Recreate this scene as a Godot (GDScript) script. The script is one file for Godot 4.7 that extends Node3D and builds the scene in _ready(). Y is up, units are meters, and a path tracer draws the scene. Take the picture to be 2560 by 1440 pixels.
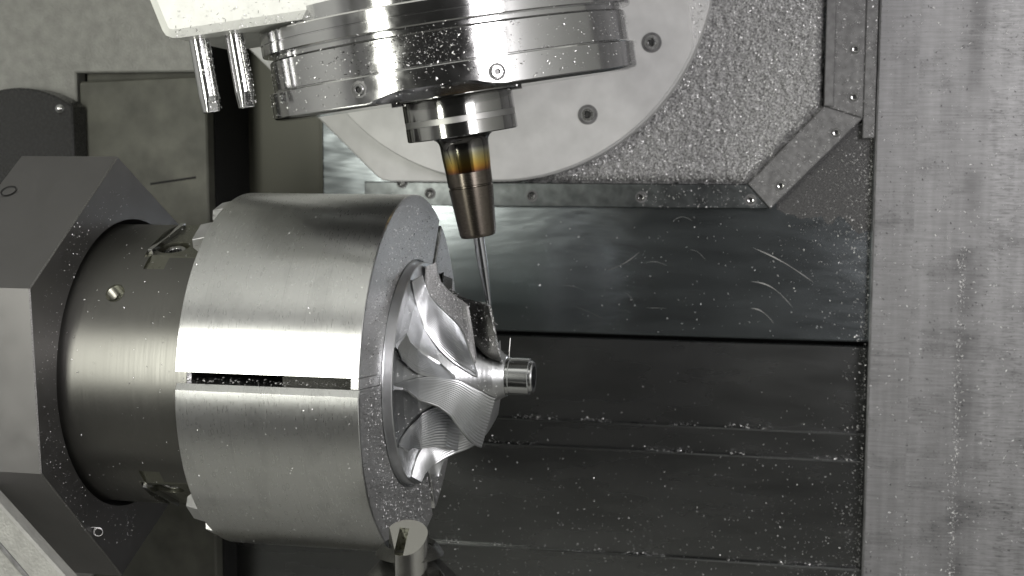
extends Node3D
# Close-up inside a five-axis milling machine: a spindle cuts an aluminium impeller held in a three-jaw chuck.
# World axes: x along the chuck axis, y up, z towards the door; the origin is the centre of the jaws' front face.

var M := {}
var taken := {}
var rng := RandomNumberGenerator.new()

# ---------------------------------------------------------------- naming
func numbered(called: String, parent: Node) -> String:
	var key := str(parent.get_instance_id()) + called
	var n: int = taken.get(key, 0)
	taken[key] = n + 1
	return called if n == 0 else "%s_%03d" % [called, n]

func hang(o: Node, called: String, parent: Node) -> Node:
	o.name = numbered(called, parent)
	parent.add_child(o, true)
	return o

func thing(called: String, label: String, category: String, xf := Transform3D(), group := "") -> Node3D:
	var o := Node3D.new()
	hang(o, called, self)
	o.transform = xf
	tag(o, label, category, group)
	return o

func tag(o: Node, label: String, category: String, group := "") -> void:
	o.set_meta("label", label)
	o.set_meta("category", category)
	if group:
		o.set_meta("group", group)

func part(called: String, mesh: Mesh, mat: Material, parent: Node, xf := Transform3D()) -> MeshInstance3D:
	var o := MeshInstance3D.new()
	o.mesh = mesh
	o.material_override = mat
	o.transform = xf
	hang(o, called, parent)
	return o

func setting(called: String, mesh: Mesh, mat: Material, label: String) -> MeshInstance3D:
	var o := part(called, mesh, mat, self)
	o.set_meta("kind", "structure")
	o.set_meta("label", label)
	return o

# ---------------------------------------------------------------- mesh building
func begin() -> SurfaceTool:
	var st := SurfaceTool.new()
	st.begin(Mesh.PRIMITIVE_TRIANGLES)
	return st

# rows of points -> a smooth sheet; normals follow the winding
func grid(st: SurfaceTool, P: Array, U: Array = [], C: Array = [], closed_i := false) -> void:
	var ni := P.size()
	var nj: int = P[0].size()
	var N := []
	for i in ni:
		var row := PackedVector3Array()
		row.resize(nj)
		var a: PackedVector3Array = P[maxi(i - 1, 0)]
		var b: PackedVector3Array = P[mini(i + 1, ni - 1)]
		if closed_i and i == 0:
			a = P[ni - 2]
		if closed_i and i == ni - 1:
			b = P[1]
		var m: PackedVector3Array = P[i]
		for j in nj:
			var du := b[j] - a[j]
			var dv := m[mini(j + 1, nj - 1)] - m[maxi(j - 1, 0)]
			if du.length_squared() < 1e-16:
				var k := 1 if j == 0 else j - 1
				du = b[mini(k, nj - 1)] - a[mini(k, nj - 1)]
			var n := dv.cross(du)
			row[j] = n.normalized() if n.length_squared() > 1e-30 else Vector3.UP
		N.append(row)
	for i in ni - 1:
		for j in nj - 1:
			for q in [[0, 0], [1, 0], [1, 1], [0, 0], [1, 1], [0, 1]]:
				var x: int = i + q[0]
				var y: int = j + q[1]
				st.set_normal(N[x][y])
				if U.size():
					st.set_uv(U[x][y])
				if C.size():
					st.set_color(C[y])
				st.add_vertex(P[x][y])

# profile of (radius, height) turned round local y; sharp where it bends by more than crease degrees
func lathe(st: SurfaceTool, prof: Array, seg := 96, xf := Transform3D(), crease := 25.0, cols: Array = []) -> void:
	var start := 0
	while start < prof.size() - 1:
		var stop := start + 1
		while stop < prof.size() - 1:
			var d0: Vector2 = prof[stop] - prof[stop - 1]
			var d1: Vector2 = prof[stop + 1] - prof[stop]
			if absf(rad_to_deg(d0.angle_to(d1))) > crease:
				break
			stop += 1
		var P := []
		var U := []
		for i in seg + 1:
			var a := TAU * i / seg
			var row := PackedVector3Array()
			var uv := PackedVector2Array()
			var run := 0.0
			for j in range(start, stop + 1):
				var p: Vector2 = prof[j]
				if j > start:
					run += p.distance_to(prof[j - 1])
				row.append(xf * Vector3(p.x * sin(a), p.y, p.x * cos(a)))
				uv.append(Vector2(float(i) / seg, (float(start) * 0.013 + run)))
			P.append(row)
			U.append(uv)
		grid(st, P, U, cols.slice(start, stop + 1) if cols.size() else [], true)
		start = stop

func inset(o: PackedVector2Array, d: float) -> PackedVector2Array:
	var r := PackedVector2Array()
	var n := o.size()
	for i in n:
		var e0 := (o[i] - o[(i + n - 1) % n]).normalized()
		var e1 := (o[(i + 1) % n] - o[i]).normalized()
		var n0 := Vector2(-e0.y, e0.x)
		var n1 := Vector2(-e1.y, e1.x)
		var m := (n0 + n1)
		m = m / maxf(m.length_squared() * 0.5, 0.15)
		r.append(o[i] + m * d)
	return r

# outline (counter-clockwise) in local xy pushed along z from z0 to z1, edges bevelled
func extrude(st: SurfaceTool, outline: PackedVector2Array, z0: float, z1: float, bevel := 0.0, xf := Transform3D(), crease := 25.0, caps := 3) -> void:
	var o := outline
	if Geometry2D.is_polygon_clockwise(o):
		o = o.duplicate()
		o.reverse()
	var rings := []
	if bevel > 0.0:
		var ins := inset(o, bevel)
		rings = [[ins, z0], [o, z0 + bevel], [o, z1 - bevel], [ins, z1]] if caps == 3 else ([[o, z0], [o, z1 - bevel], [ins, z1]] if caps == 2 else [[ins, z0], [o, z0 + bevel], [o, z1]])
	else:
		rings = [[o, z0], [o, z1]]
	var n := o.size()
	for k in rings.size() - 1:
		var A: PackedVector2Array = rings[k][0]
		var B: PackedVector2Array = rings[k + 1][0]
		var za: float = rings[k][1]
		var zb: float = rings[k + 1][1]
		# runs of edges that are smooth together
		var cut := PackedInt32Array()
		for i in n:
			var e0 := o[i] - o[(i + n - 1) % n]
			var e1 := o[(i + 1) % n] - o[i]
			if absf(rad_to_deg(e0.angle_to(e1))) > crease:
				cut.append(i)
		if cut.size() == 0:
			cut.append(0)
		for c in cut.size():
			var i0 := cut[c]
			var i1 := cut[(c + 1) % cut.size()]
			if i1 <= i0:
				i1 += n
			var P := []
			var U := []
			var run := 0.0
			for i in range(i0, i1 + 1):
				var p := A[i % n]
				var q := B[i % n]
				if i > i0:
					run += o[i % n].distance_to(o[(i - 1) % n])
				P.append(PackedVector3Array([xf * Vector3(p.x, p.y, za), xf * Vector3(q.x, q.y, zb)]))
				U.append(PackedVector2Array([Vector2(run, za), Vector2(run, zb)]))
			grid(st, P, U)
	for side in 2:
		if not caps & (1 << side):
			continue
		var ring: Array = rings[0] if side == 0 else rings[-1]
		var pts: PackedVector2Array = ring[0]
		var tri := Geometry2D.triangulate_polygon(pts)
		var z: float = ring[1]
		var nrm := (xf.basis * Vector3(0, 0, -1.0 if side == 0 else 1.0)).normalized()
		for t in range(0, tri.size(), 3):
			var v := [pts[tri[t]], pts[tri[t + 1]], pts[tri[t + 2]]]
			var w := []
			for p in v:
				w.append(xf * Vector3(p.x, p.y, z))
			var g: Vector3 = (w[2] - w[0]).cross(w[1] - w[0])
			var order := [0, 1, 2] if g.dot(nrm) > 0.0 else [0, 2, 1]
			for k in order:
				st.set_normal(nrm)
				st.set_uv(v[k])
				st.add_vertex(w[k])

# a CSG tree as a mesh of its own; what lies on the cylinder of this radius round x gets smooth normals and a tangent-ready uv
func baked(tree: CSGShape3D, radius: float) -> Mesh:
	var m: Mesh = tree.get_meshes()[1]
	var r := ArrayMesh.new()
	for k in m.get_surface_count():
		var a := m.surface_get_arrays(k)
		var v: PackedVector3Array = a[Mesh.ARRAY_VERTEX]
		var ix: PackedInt32Array = a[Mesh.ARRAY_INDEX] if a[Mesh.ARRAY_INDEX] != null else PackedInt32Array(range(v.size()))
		var st := begin()
		for t in range(0, ix.size() - 2, 3):
			var q := [v[ix[t]], v[ix[t + 1]], v[ix[t + 2]]]
			var face: Vector3 = (q[2] - q[0]).cross(q[1] - q[0])
			if face.length_squared() < 1e-18:
				continue
			face = face.normalized()
			var mid: Vector3 = (q[0] + q[1] + q[2]) / 3.0
			var turned_face := Vector3(0, mid.y, mid.z).length() > radius - 0.0006 and face.dot(Vector3(0, mid.y, mid.z).normalized()) > 0.9
			for p in q:
				var rad := Vector3(0, p.y, p.z).normalized()
				st.set_normal(rad if turned_face else face)
				st.set_uv(Vector2(atan2(p.y, p.z) * radius, p.x))
				st.add_vertex(p)
		st.commit(r)
		r.surface_set_material(k, m.surface_get_material(k))
	remove_child(tree)
	tree.queue_free()
	return r

func rect(x0: float, y0: float, x1: float, y1: float) -> PackedVector2Array:
	return PackedVector2Array([Vector2(x0, y0), Vector2(x1, y0), Vector2(x1, y1), Vector2(x0, y1)])

func slab(x0: float, y0: float, z0: float, x1: float, y1: float, z1: float, bevel := 0.0005) -> Mesh:
	var st := begin()
	extrude(st, rect(x0, y0, x1, y1), z0, z1, bevel)
	return st.commit()

func poly(pts: Array) -> PackedVector2Array:
	var o := PackedVector2Array()
	for p in pts:
		o.append(Vector2(p[0], p[1]))
	return o

func turned(prof: Array, seg := 96, xf := Transform3D(), crease := 25.0, cols: Array = []) -> Mesh:
	var st := begin()
	var pr := []
	for p in prof:
		pr.append(Vector2(p[0], p[1]))
	lathe(st, pr, seg, xf, crease, cols)
	return st.commit()

func wire(path: Array, r: float, sides := 6) -> Mesh:
	var st := begin()
	var P := []
	for k in sides + 1:
		var a := TAU * k / sides
		var row := PackedVector3Array()
		for i in path.size():
			var t: Vector3 = (path[mini(i + 1, path.size() - 1)] - path[maxi(i - 1, 0)]).normalized()
			var s := t.cross(Vector3(0.3, 0.2, 0.9)).normalized()
			row.append(path[i] + (s * cos(a) + t.cross(s) * sin(a)) * r)
		P.append(row)
	grid(st, P, [], [], true)
	return st.commit()

# local y becomes world x, local z stays, local x becomes y
func along_x(x := 0.0) -> Transform3D:
	return Transform3D(Basis(Vector3(0, 1, 0), Vector3(1, 0, 0), Vector3(0, 0, 1)), Vector3(x, 0, 0))

# an outline drawn in (y, z), pushed along x
func yz_x() -> Transform3D:
	return Transform3D(Basis(Vector3(0, 1, 0), Vector3(0, 0, 1), Vector3(1, 0, 0)), Vector3.ZERO)

# ---------------------------------------------------------------- textures and materials
func noise(seed_: int, freq: float, octaves := 4, kind := FastNoiseLite.TYPE_SIMPLEX_SMOOTH) -> FastNoiseLite:
	var n := FastNoiseLite.new()
	n.seed = seed_
	n.frequency = freq
	n.noise_type = kind
	n.fractal_octaves = octaves
	return n

func noise_tex(n: FastNoiseLite, w: int, h: int, lo: Color, hi: Color, a := 0.0, b := 1.0) -> NoiseTexture2D:
	var t := NoiseTexture2D.new()
	t.width = w
	t.height = h
	t.seamless = true
	t.noise = n
	t.generate_mipmaps = false
	var g := Gradient.new()
	g.offsets = PackedFloat32Array([a, b])
	g.colors = PackedColorArray([lo, hi])
	t.color_ramp = g
	return t

func grey(v: float) -> Color:
	return Color(v, v, v)

func lin(r: float, g: float, b: float) -> Color:
	return Color(r, g, b).linear_to_srgb()

func mat(base: Color, rough: float, metal: float) -> StandardMaterial3D:
	var m := StandardMaterial3D.new()
	m.albedo_color = base
	m.roughness = rough
	m.metallic = metal
	return m

func triplanar(m: StandardMaterial3D, scale: Vector3) -> StandardMaterial3D:
	m.uv1_triplanar = true
	m.uv1_scale = scale
	m.uv1_triplanar_sharpness = 4.0
	return m

func make_materials() -> void:
	var fine := noise_tex(noise(1, 0.05, 4), 512, 512, grey(0.35), grey(1.0))
	var cloud := noise_tex(noise(2, 0.008, 5), 512, 512, grey(0.8), grey(1.0))
	var lines := noise_tex(noise(3, 0.12, 3), 256, 1024, grey(0.75), grey(1.0))
	var blotch := noise_tex(noise(4, 0.012, 6), 512, 512, grey(0.78), grey(1.0), 0.1, 0.9)
	var wave_noise := noise(15, 0.012, 3)
	var wave := NoiseTexture2D.new()
	wave.width = 512
	wave.height = 512
	wave.seamless = true
	wave.noise = wave_noise
	wave.as_normal_map = true
	wave.bump_strength = 6.0
	var orange := noise_tex(noise(5, 0.09, 2), 512, 512, grey(0.0), grey(1.0))
	# turned aluminium of the soft jaws: grooves run round the axis
	var m := mat(lin(0.74, 0.745, 0.74), 0.34, 1.0)
	m.roughness_texture = lines
	m.uv1_scale = Vector3(5.0, 10.0, 1)
	m.albedo_texture = scuffs()
	m.anisotropy_enabled = true
	m.anisotropy = -0.65
	M.jaw = m
	m = mat(lin(0.55, 0.55, 0.552), 0.58, 0.9)
	triplanar(m, Vector3(6, 40, 6))
	m.roughness_texture = fine
	M.jaw_face = m
	m = mat(lin(0.58, 0.59, 0.60), 0.37, 1.0)
	triplanar(m, Vector3(12, 12, 12))
	m.roughness_texture = cloud
	M.impeller = m
	m = mat(lin(0.66, 0.67, 0.68), 0.16, 1.0)
	M.bright = m
	m = mat(lin(0.62, 0.62, 0.62), 0.5, 0.6)
	triplanar(m, Vector3(50, 50, 50))
	m.albedo_texture = noise_tex(noise(14, 0.06, 3), 256, 256, grey(0.75), grey(1.0))
	m.heightmap_enabled = true
	m.heightmap_texture = fine
	m.heightmap_scale = 0.06
	M.stock = m
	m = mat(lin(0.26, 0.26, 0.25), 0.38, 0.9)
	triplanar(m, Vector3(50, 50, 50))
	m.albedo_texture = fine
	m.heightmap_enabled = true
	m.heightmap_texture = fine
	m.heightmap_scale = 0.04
	M.shaded_stock = m  # stock in a darker colour, standing in for the shade on one blade
	# hardened dark steel of the chuck and its housing
	m = mat(lin(0.185, 0.183, 0.172), 0.46, 1.0)
	m.roughness_texture = lines
	m.uv1_scale = Vector3(0.5, 6.0, 1)
	m.anisotropy_enabled = true
	m.anisotropy = -0.5
	M.chuck = m
	m = mat(lin(0.225, 0.22, 0.22), 0.5, 1.0)
	triplanar(m, Vector3(10, 10, 10))
	m.roughness_texture = cloud
	M.housing = m
	m = mat(lin(0.55, 0.545, 0.53), 0.5, 1.0)
	triplanar(m, Vector3(60, 60, 60))
	m.albedo_texture = fine
	M.edge = m
	m = mat(lin(0.24, 0.24, 0.20), 0.55, 1.0)
	triplanar(m, Vector3(20, 20, 20))
	m.roughness_texture = fine
	M.guide = m
	# ground spindle nose, with coolant film that breaks its gloss
	m = mat(lin(0.50, 0.50, 0.50), 0.17, 1.0)
	m.roughness_texture = noise_tex(noise(6, 0.02, 5), 1024, 256, grey(0.7), grey(1.0), 0.3, 0.75)
	m.uv1_scale = Vector3(3.0, 20.0, 1)
	m.anisotropy_enabled = true
	m.anisotropy = -0.55
	M.nose = m
	m = mat(lin(0.33, 0.33, 0.32), 0.1, 1.0)
	M.flange = m
	m = mat(lin(0.4, 0.4, 0.39), 0.45, 1.0)
	M.flange_band = m
	m = mat(Color.WHITE, 0.09, 1.0)
	m.vertex_color_use_as_albedo = true
	M.heat = m
	m = mat(lin(0.135, 0.118, 0.10), 0.3, 1.0)
	m.roughness_texture = lines
	m.uv1_scale = Vector3(0.3, 90.0, 1)
	m.anisotropy_enabled = true
	m.anisotropy = -0.5
	M.taper = m
	m = mat(lin(0.45, 0.46, 0.48), 0.12, 1.0)
	M.carbide = m
	m = mat(lin(0.5, 0.5, 0.5), 0.25, 1.0)
	triplanar(m, Vector3(60, 60, 60))
	m.roughness_texture = fine
	M.nozzle = m
	# paints
	m = mat(lin(0.72, 0.73, 0.69), 0.35, 0.0)
	triplanar(m, Vector3(5, 5, 5))
	m.albedo_texture = noise_tex(noise(7, 0.03, 5), 512, 512, grey(0.95), grey(1.0), 0.1, 0.8)
	m.heightmap_enabled = true
	m.heightmap_texture = orange
	m.heightmap_scale = 0.008
	M.white_paint = m
	m = mat(lin(0.60, 0.60, 0.595), 0.42, 0.0)
	triplanar(m, Vector3(4, 4, 4))
	m.albedo_texture = noise_tex(noise(8, 0.02, 5), 512, 512, grey(0.93), grey(1.0), 0.1, 0.8)
	M.disc_paint = m
	m = mat(lin(0.31, 0.31, 0.293), 0.45, 0.0)
	triplanar(m, Vector3(9, 9, 9))
	m.albedo_texture = noise_tex(noise(9, 0.015, 6), 512, 512, grey(0.88), grey(1.0), 0.1, 0.8)
	m.heightmap_enabled = true
	m.heightmap_texture = orange
	m.heightmap_scale = 0.03
	M.wall_paint = m
	m = mat(lin(0.125, 0.125, 0.105), 0.5, 0.1)
	triplanar(m, Vector3(5, 5, 5))
	m.albedo_texture = blotch
	M.hatch = m
	m = mat(lin(0.075, 0.075, 0.058), 0.4, 0.3)
	triplanar(m, Vector3(3, 3, 3))
	m.roughness_texture = cloud
	M.olive = m
	m = mat(lin(0.03, 0.03, 0.03), 0.4, 0.2)
	triplanar(m, Vector3(12, 12, 12))
	m.roughness_texture = fine
	M.cover = m
	m = mat(lin(0.10, 0.10, 0.09), 0.5, 0.8)
	triplanar(m, Vector3(60, 60, 60))
	m.albedo_texture = fine
	M.nut = m
	m = mat(lin(0.008, 0.008, 0.008), 0.8, 0.0)
	M.black = m
	m = mat(lin(0.13, 0.13, 0.115), 0.75, 0.2)
	triplanar(m, Vector3(40, 40, 40))
	m.albedo_texture = fine
	M.grime = m  # dark matte tone for the stub inside the jaw slot
	# sheet steel
	m = mat(lin(0.31, 0.34, 0.355), 0.27, 1.0)
	triplanar(m, Vector3(2.0, 14.0, 6.0))
	m.roughness_texture = cloud
	m.anisotropy_enabled = true
	m.anisotropy = -0.6
	m.normal_enabled = true
	m.normal_texture = wave
	m.normal_scale = 0.08
	M.sheet = m
	m = mat(lin(0.19, 0.195, 0.195), 0.3, 1.0)
	triplanar(m, Vector3(2.0, 7.0, 6.0))
	m.roughness_texture = cloud
	m.normal_enabled = true
	m.normal_texture = wave
	m.normal_scale = 0.05
	M.lower = m
	m = mat(lin(0.20, 0.20, 0.20), 0.6, 0.3)
	triplanar(m, Vector3(14.0, 14.0, 14.0))
	m.albedo_texture = noise_tex(noise(16, 0.02, 6), 512, 512, grey(0.78), grey(1.0), 0.1, 0.9)
	M.frame = m
	m = mat(lin(0.13, 0.14, 0.142), 0.35, 0.9)
	triplanar(m, Vector3(14.0, 14.0, 14.0))
	m.albedo_texture = blotch
	m.roughness_texture = cloud
	M.dark_frame = m  # darker, glossier tone for the bottom frame strip
	m = mat(lin(0.15, 0.15, 0.15), 0.6, 0.4)
	triplanar(m, Vector3(30.0, 30.0, 30.0))
	m.albedo_texture = fine
	M.dust = m
	m = mat(lin(0.30, 0.30, 0.306), 0.5, 0.3)
	m.albedo_texture = column_picture(31, 1.0)
	m.uv1_scale = Vector3(1.0 / 0.16, 1.0 / 0.48, 1.0)
	M.column = m
	m = mat(lin(0.74, 0.74, 0.74), 0.6, 0.2)
	triplanar(m, Vector3(18, 18, 18))
	m.albedo_texture = fine
	M.swarf = m
	m = mat(lin(0.82, 0.82, 0.82), 0.35, 0.8)
	M.chip = m
	M.chip_pale = mat(lin(0.85, 0.85, 0.85), 0.4, 0.25)
	M.chip_dark = mat(lin(0.045, 0.045, 0.045), 0.5, 0.6)
	m = mat(lin(0.5, 0.5, 0.49), 0.45, 0.0)
	m.albedo_color = lin(0.70, 0.705, 0.70)
	M.room = m
	M.room_floor = mat(lin(0.27, 0.27, 0.255), 0.7, 0.0)
	m = mat(lin(0.075, 0.075, 0.075), 0.6, 0.0)
	M.room_dark = m
	m = mat(lin(0.185, 0.184, 0.168), 0.42, 0.3)
	M.probe = m
	m = mat(lin(0.46, 0.455, 0.43), 0.26, 1.0)
	triplanar(m, Vector3(20, 20, 20))
	m.roughness_texture = cloud
	M.bar = m

# brushed sheet, wiped and smeared with coolant: fine level grain, darker smears, scratches
func column_picture(seed_: int, dirt: float) -> ImageTexture:
	var w := 448
	var h := 1344
	var im := Image.create(w, h, false, Image.FORMAT_L8)
	var grain := noise(seed_, 1.0, 2)
	var smear := noise(seed_ + 1, 1.0, 5)
	var speck := noise(seed_ + 2, 1.0, 3)
	var r := RandomNumberGenerator.new()
	r.seed = 5
	for y in h:
		for x in w:
			var across := fposmod(x - 371.0, w) / w * 0.16 + 0.2625
			var v := 0.84 + 0.08 * grain.get_noise_2d(x * 0.004, y * 0.5) + 0.05 * grain.get_noise_2d(x * 0.02 + 40.0, y * 0.16) + 0.05 * grain.get_noise_2d(x * 0.05, y * 0.004 + 90.0)
			var s := smear.get_noise_2d(x * 0.005, y * 0.010)
			v -= 0.13 * smoothstep(0.10, 0.7, s + 0.4 * speck.get_noise_2d(x * 0.02, y * 0.6))
			v -= 0.34 * smoothstep(0.52, 0.72, speck.get_noise_2d(x * 0.16, y * 0.22) + 0.25 * s)
			# a streak rubbed dark, with frayed sides, and a paler side beyond it
			var off := (across - 0.3265 + 0.003 * speck.get_noise_2d(7.0, y * 0.03)) / 0.0065
			var much := smoothstep(-0.35, 0.45, smear.get_noise_2d(300.0, y * 0.006)) * (0.6 + 0.4 * speck.get_noise_2d(x * 0.02, y * 0.7))
			v -= dirt * 0.30 * exp(-off * off) * much
			v += 0.10 * smoothstep(0.331, 0.345, across) * (0.7 + 0.6 * grain.get_noise_2d(x * 0.01, y * 0.2))
			v -= 0.14 * smoothstep(0.329, 0.34, across) * smoothstep(0.2, 0.6, grain.get_noise_2d(x * 0.03, y * 0.3 + 55.0) + 0.5 * smear.get_noise_2d(x * 0.03, y * 0.004))
			v += 0.05 * exp(-pow((across - 0.297) / 0.006, 2.0))
			im.set_pixel(x, y, grey(clampf(v, 0.15, 1.0)))
	for k in 70:
		var p := Vector2(r.randf() * w, r.randf() * h)
		var d := Vector2(1, r.randf_range(-0.5, 0.15)).normalized()
		var tone := r.randf_range(-0.16, 0.10)
		var bend := r.randf_range(-0.004, 0.004)
		for q in r.randi_range(20, 110):
			p += d
			d = d.rotated(bend)
			if p.x >= 0 and p.x < w and p.y >= 0 and p.y < h:
				im.set_pixel(int(p.x), int(p.y), grey(clampf(im.get_pixel(int(p.x), int(p.y)).r + tone, 0.1, 1.0)))
	return ImageTexture.create_from_image(im)

# faint turning lines, rubs and dried coolant spots on bare metal
func scuffs() -> ImageTexture:
	var n := 768
	var im := Image.create(n, n, false, Image.FORMAT_L8)
	var film := noise(51, 0.006, 5)
	for y in n:
		for x in n:
			im.set_pixel(x, y, grey(0.98 - 0.035 * smoothstep(0.1, 0.5, film.get_noise_2d(x, y))))
	var r := RandomNumberGenerator.new()
	r.seed = 9
	for k in 130:
		var y := r.randi_range(2, n - 3)
		var x := r.randi_range(0, n)
		var tone := r.randf_range(-0.10, 0.03)
		for q in r.randi_range(12, 260):
			var at := Vector2i((x + q) % n, y)
			im.set_pixelv(at, grey(clampf(im.get_pixelv(at).r + tone, 0.2, 1.0)))
	for k in 60:
		var c := Vector2(r.randf() * n, r.randf() * n)
		var rad := r.randf_range(1.5, 7.0)
		for y in range(-8, 9):
			for x in range(-8, 9):
				var d := absf(Vector2(x, y).length() - rad)
				if d < 1.2:
					var at := Vector2i(posmod(int(c.x) + x, n), posmod(int(c.y) + y, n))
					im.set_pixelv(at, grey(im.get_pixelv(at).r * 0.93))
	return ImageTexture.create_from_image(im)

# ---------------------------------------------------------------- chips
func chip_mesh(curl: float, wide: float) -> Mesh:
	var st := begin()
	var P := []
	for i in 4:
		var a := (i / 3.0 - 0.5) * curl
		var r := 1.0 / curl
		var c := Vector3(r * sin(a), r * (cos(curl * 0.5) * -1.0 + cos(a)), 0.0)
		var w := wide * (1.0 if i in [1, 2] else 0.45)
		P.append(PackedVector3Array([c + Vector3(0, 0.06 * i, -w), c + Vector3(0.1 * i, 0, w)]))
	grid(st, P)
	return st.commit()

# where(): [position, normal] or []
func chips(label: String, count: int, small: float, large: float, where: Callable, curl := 2.0, wide := 0.22, m: Material = null) -> void:
	var xs: Array[Transform3D] = []
	while xs.size() < count:
		var w: Array = where.call()
		if w.is_empty():
			continue
		var n: Vector3 = w[1].normalized()
		var side := n.cross(Vector3(rng.randf_range(-1, 1), rng.randf_range(-1, 1), rng.randf_range(-1, 1)))
		if side.length_squared() < 1e-4:
			continue
		var up := (n + side.normalized() * rng.randf_range(0.0, 0.7)).normalized()
		side = up.cross(side).normalized()
		var s := lerpf(small, large, pow(rng.randf(), 3.0))
		var b := Basis(side, up, side.cross(up)).scaled(Vector3.ONE * s)
		xs.append(Transform3D(b, w[0] + n * s * 0.12))
	var mm := MultiMesh.new()
	mm.transform_format = MultiMesh.TRANSFORM_3D
	mm.mesh = chip_mesh(curl, wide)
	mm.instance_count = count
	for i in count:
		mm.set_instance_transform(i, xs[i])
	var o := MultiMeshInstance3D.new()
	o.multimesh = mm
	o.material_override = m if m else M.chip
	hang(o, "metal_chips", self)
	o.set_meta("kind", "stuff")
	tag(o, label, "metal chips")

# ---------------------------------------------------------------- fittings
func lamp(called: String, label: String, at: Vector3, towards: Vector3, size: Vector2, energy: float, tint: Color) -> void:
	var b := Basis.looking_at(towards - at, Vector3.UP)
	var t := thing(called, label, "lamp", Transform3D(b, at))
	var hm := mat(lin(0.1, 0.1, 0.1), 0.5, 0.0)
	part("lamp_housing", slab(-size.x / 2 - 0.012, -size.y / 2 - 0.012, 0.002, size.x / 2 + 0.012, size.y / 2 + 0.012, 0.03, 0.003), hm, t)
	var g := mat(Color.WHITE, 0.4, 0.0)
	g.emission_enabled = true
	g.emission = tint
	g.emission_energy_multiplier = 2.0
	part("lamp_diffuser", slab(-size.x / 2, -size.y / 2, -0.004, size.x / 2, size.y / 2, 0.0018, 0.001), g, t)
	var l := AreaLight3D.new()
	l.area_size = size
	l.light_energy = energy
	l.light_color = tint
	l.shadow_enabled = true
	l.area_range = 6.0
	l.area_attenuation = 2.0
	l.position = Vector3(0, 0, -0.007)
	hang(l, "lamp_light", t)

func socket_screw(parent: Node, xf: Transform3D, r: float, recess: bool) -> void:
	# a cap screw whose axis is local y; heads look along +y
	var s := hang(Node3D.new(), "socket_screw", parent) as Node3D
	s.transform = xf
	if recess:
		part("counterbore", turned([[r * 1.03, -r * 0.3], [r * 1.28, -r * 0.31], [r * 1.30, -r * 0.2], [r * 1.42, -r * 0.22], [r * 1.5, -r * 0.6]], 32), M.frame, s)
	part("screw_head", turned([[0.0, -r * 0.35], [r * 0.5, -r * 0.35], [r * 0.5, 0.0], [r * 0.55, r * 0.06], [r * 0.88, r * 0.06], [r, -r * 0.08], [r, -r * 0.6]], 32), M.nozzle, s)
	part("hex_socket", turned([[0.0, -r * 0.34], [r * 0.46, -r * 0.34], [r * 0.48, r * 0.01]], 6, Transform3D(), 10.0), M.cover, s)

func button_screw(parent: Node, at: Vector3, r: float) -> void:
	var xf := Transform3D(Basis(Vector3(1, 0, 0), Vector3(0, 0, 1), Vector3(0, -1, 0)), at)
	var s := hang(Node3D.new(), "frame_screw", parent) as Node3D
	s.transform = xf
	part("screw_head", turned([[r * 0.4, r * 0.25], [r * 0.45, r * 0.72], [r * 0.6, r * 0.75], [r * 0.85, r * 0.55], [r, r * 0.2], [r, -0.001]], 24), M.nozzle, s)
	part("screw_socket", turned([[0.0, r * 0.26], [r * 0.42, r * 0.26]], 6), M.cover, s)
	part("screw_washer", turned([[r * 0.9, 0.0004], [r * 1.35, 0.0004], [r * 1.4, -0.0005]], 24), M.frame, s)

# ---------------------------------------------------------------- the impeller
const SHROUD := [[0.0115, 0.062], [0.0125, 0.057], [0.015, 0.052], [0.02, 0.0475], [0.026, 0.044], [0.033, 0.0415], [0.041, 0.0405], [0.05, 0.0403]]
const HUB := [[0.0055, 0.0615], [0.0058, 0.056], [0.0075, 0.048], [0.012, 0.037], [0.020, 0.027], [0.029, 0.0205], [0.0395, 0.0165], [0.048, 0.0142], [0.0535, 0.0112]]

func table(T: Array, x: float) -> float:
	if x <= T[0][0]:
		return T[0][1]
	for i in T.size() - 1:
		if x <= T[i + 1][0]:
			var t: float = (x - T[i][0]) / (T[i + 1][0] - T[i][0])
			var p0: float = T[maxi(i - 1, 0)][1]
			var p3: float = T[mini(i + 2, T.size() - 1)][1]
			var p1: float = T[i][1]
			var p2: float = T[i + 1][1]
			return lerpf(lerpf(p1, p2, t), cubic_interpolate(p1, p2, p0, p3, t), 0.6)
	return T[-1][1]

func wheel_point(s: float, r: float, th: float) -> Vector3:
	var a := deg_to_rad(th)
	return Vector3(s, r * sin(a), r * cos(a))

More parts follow.
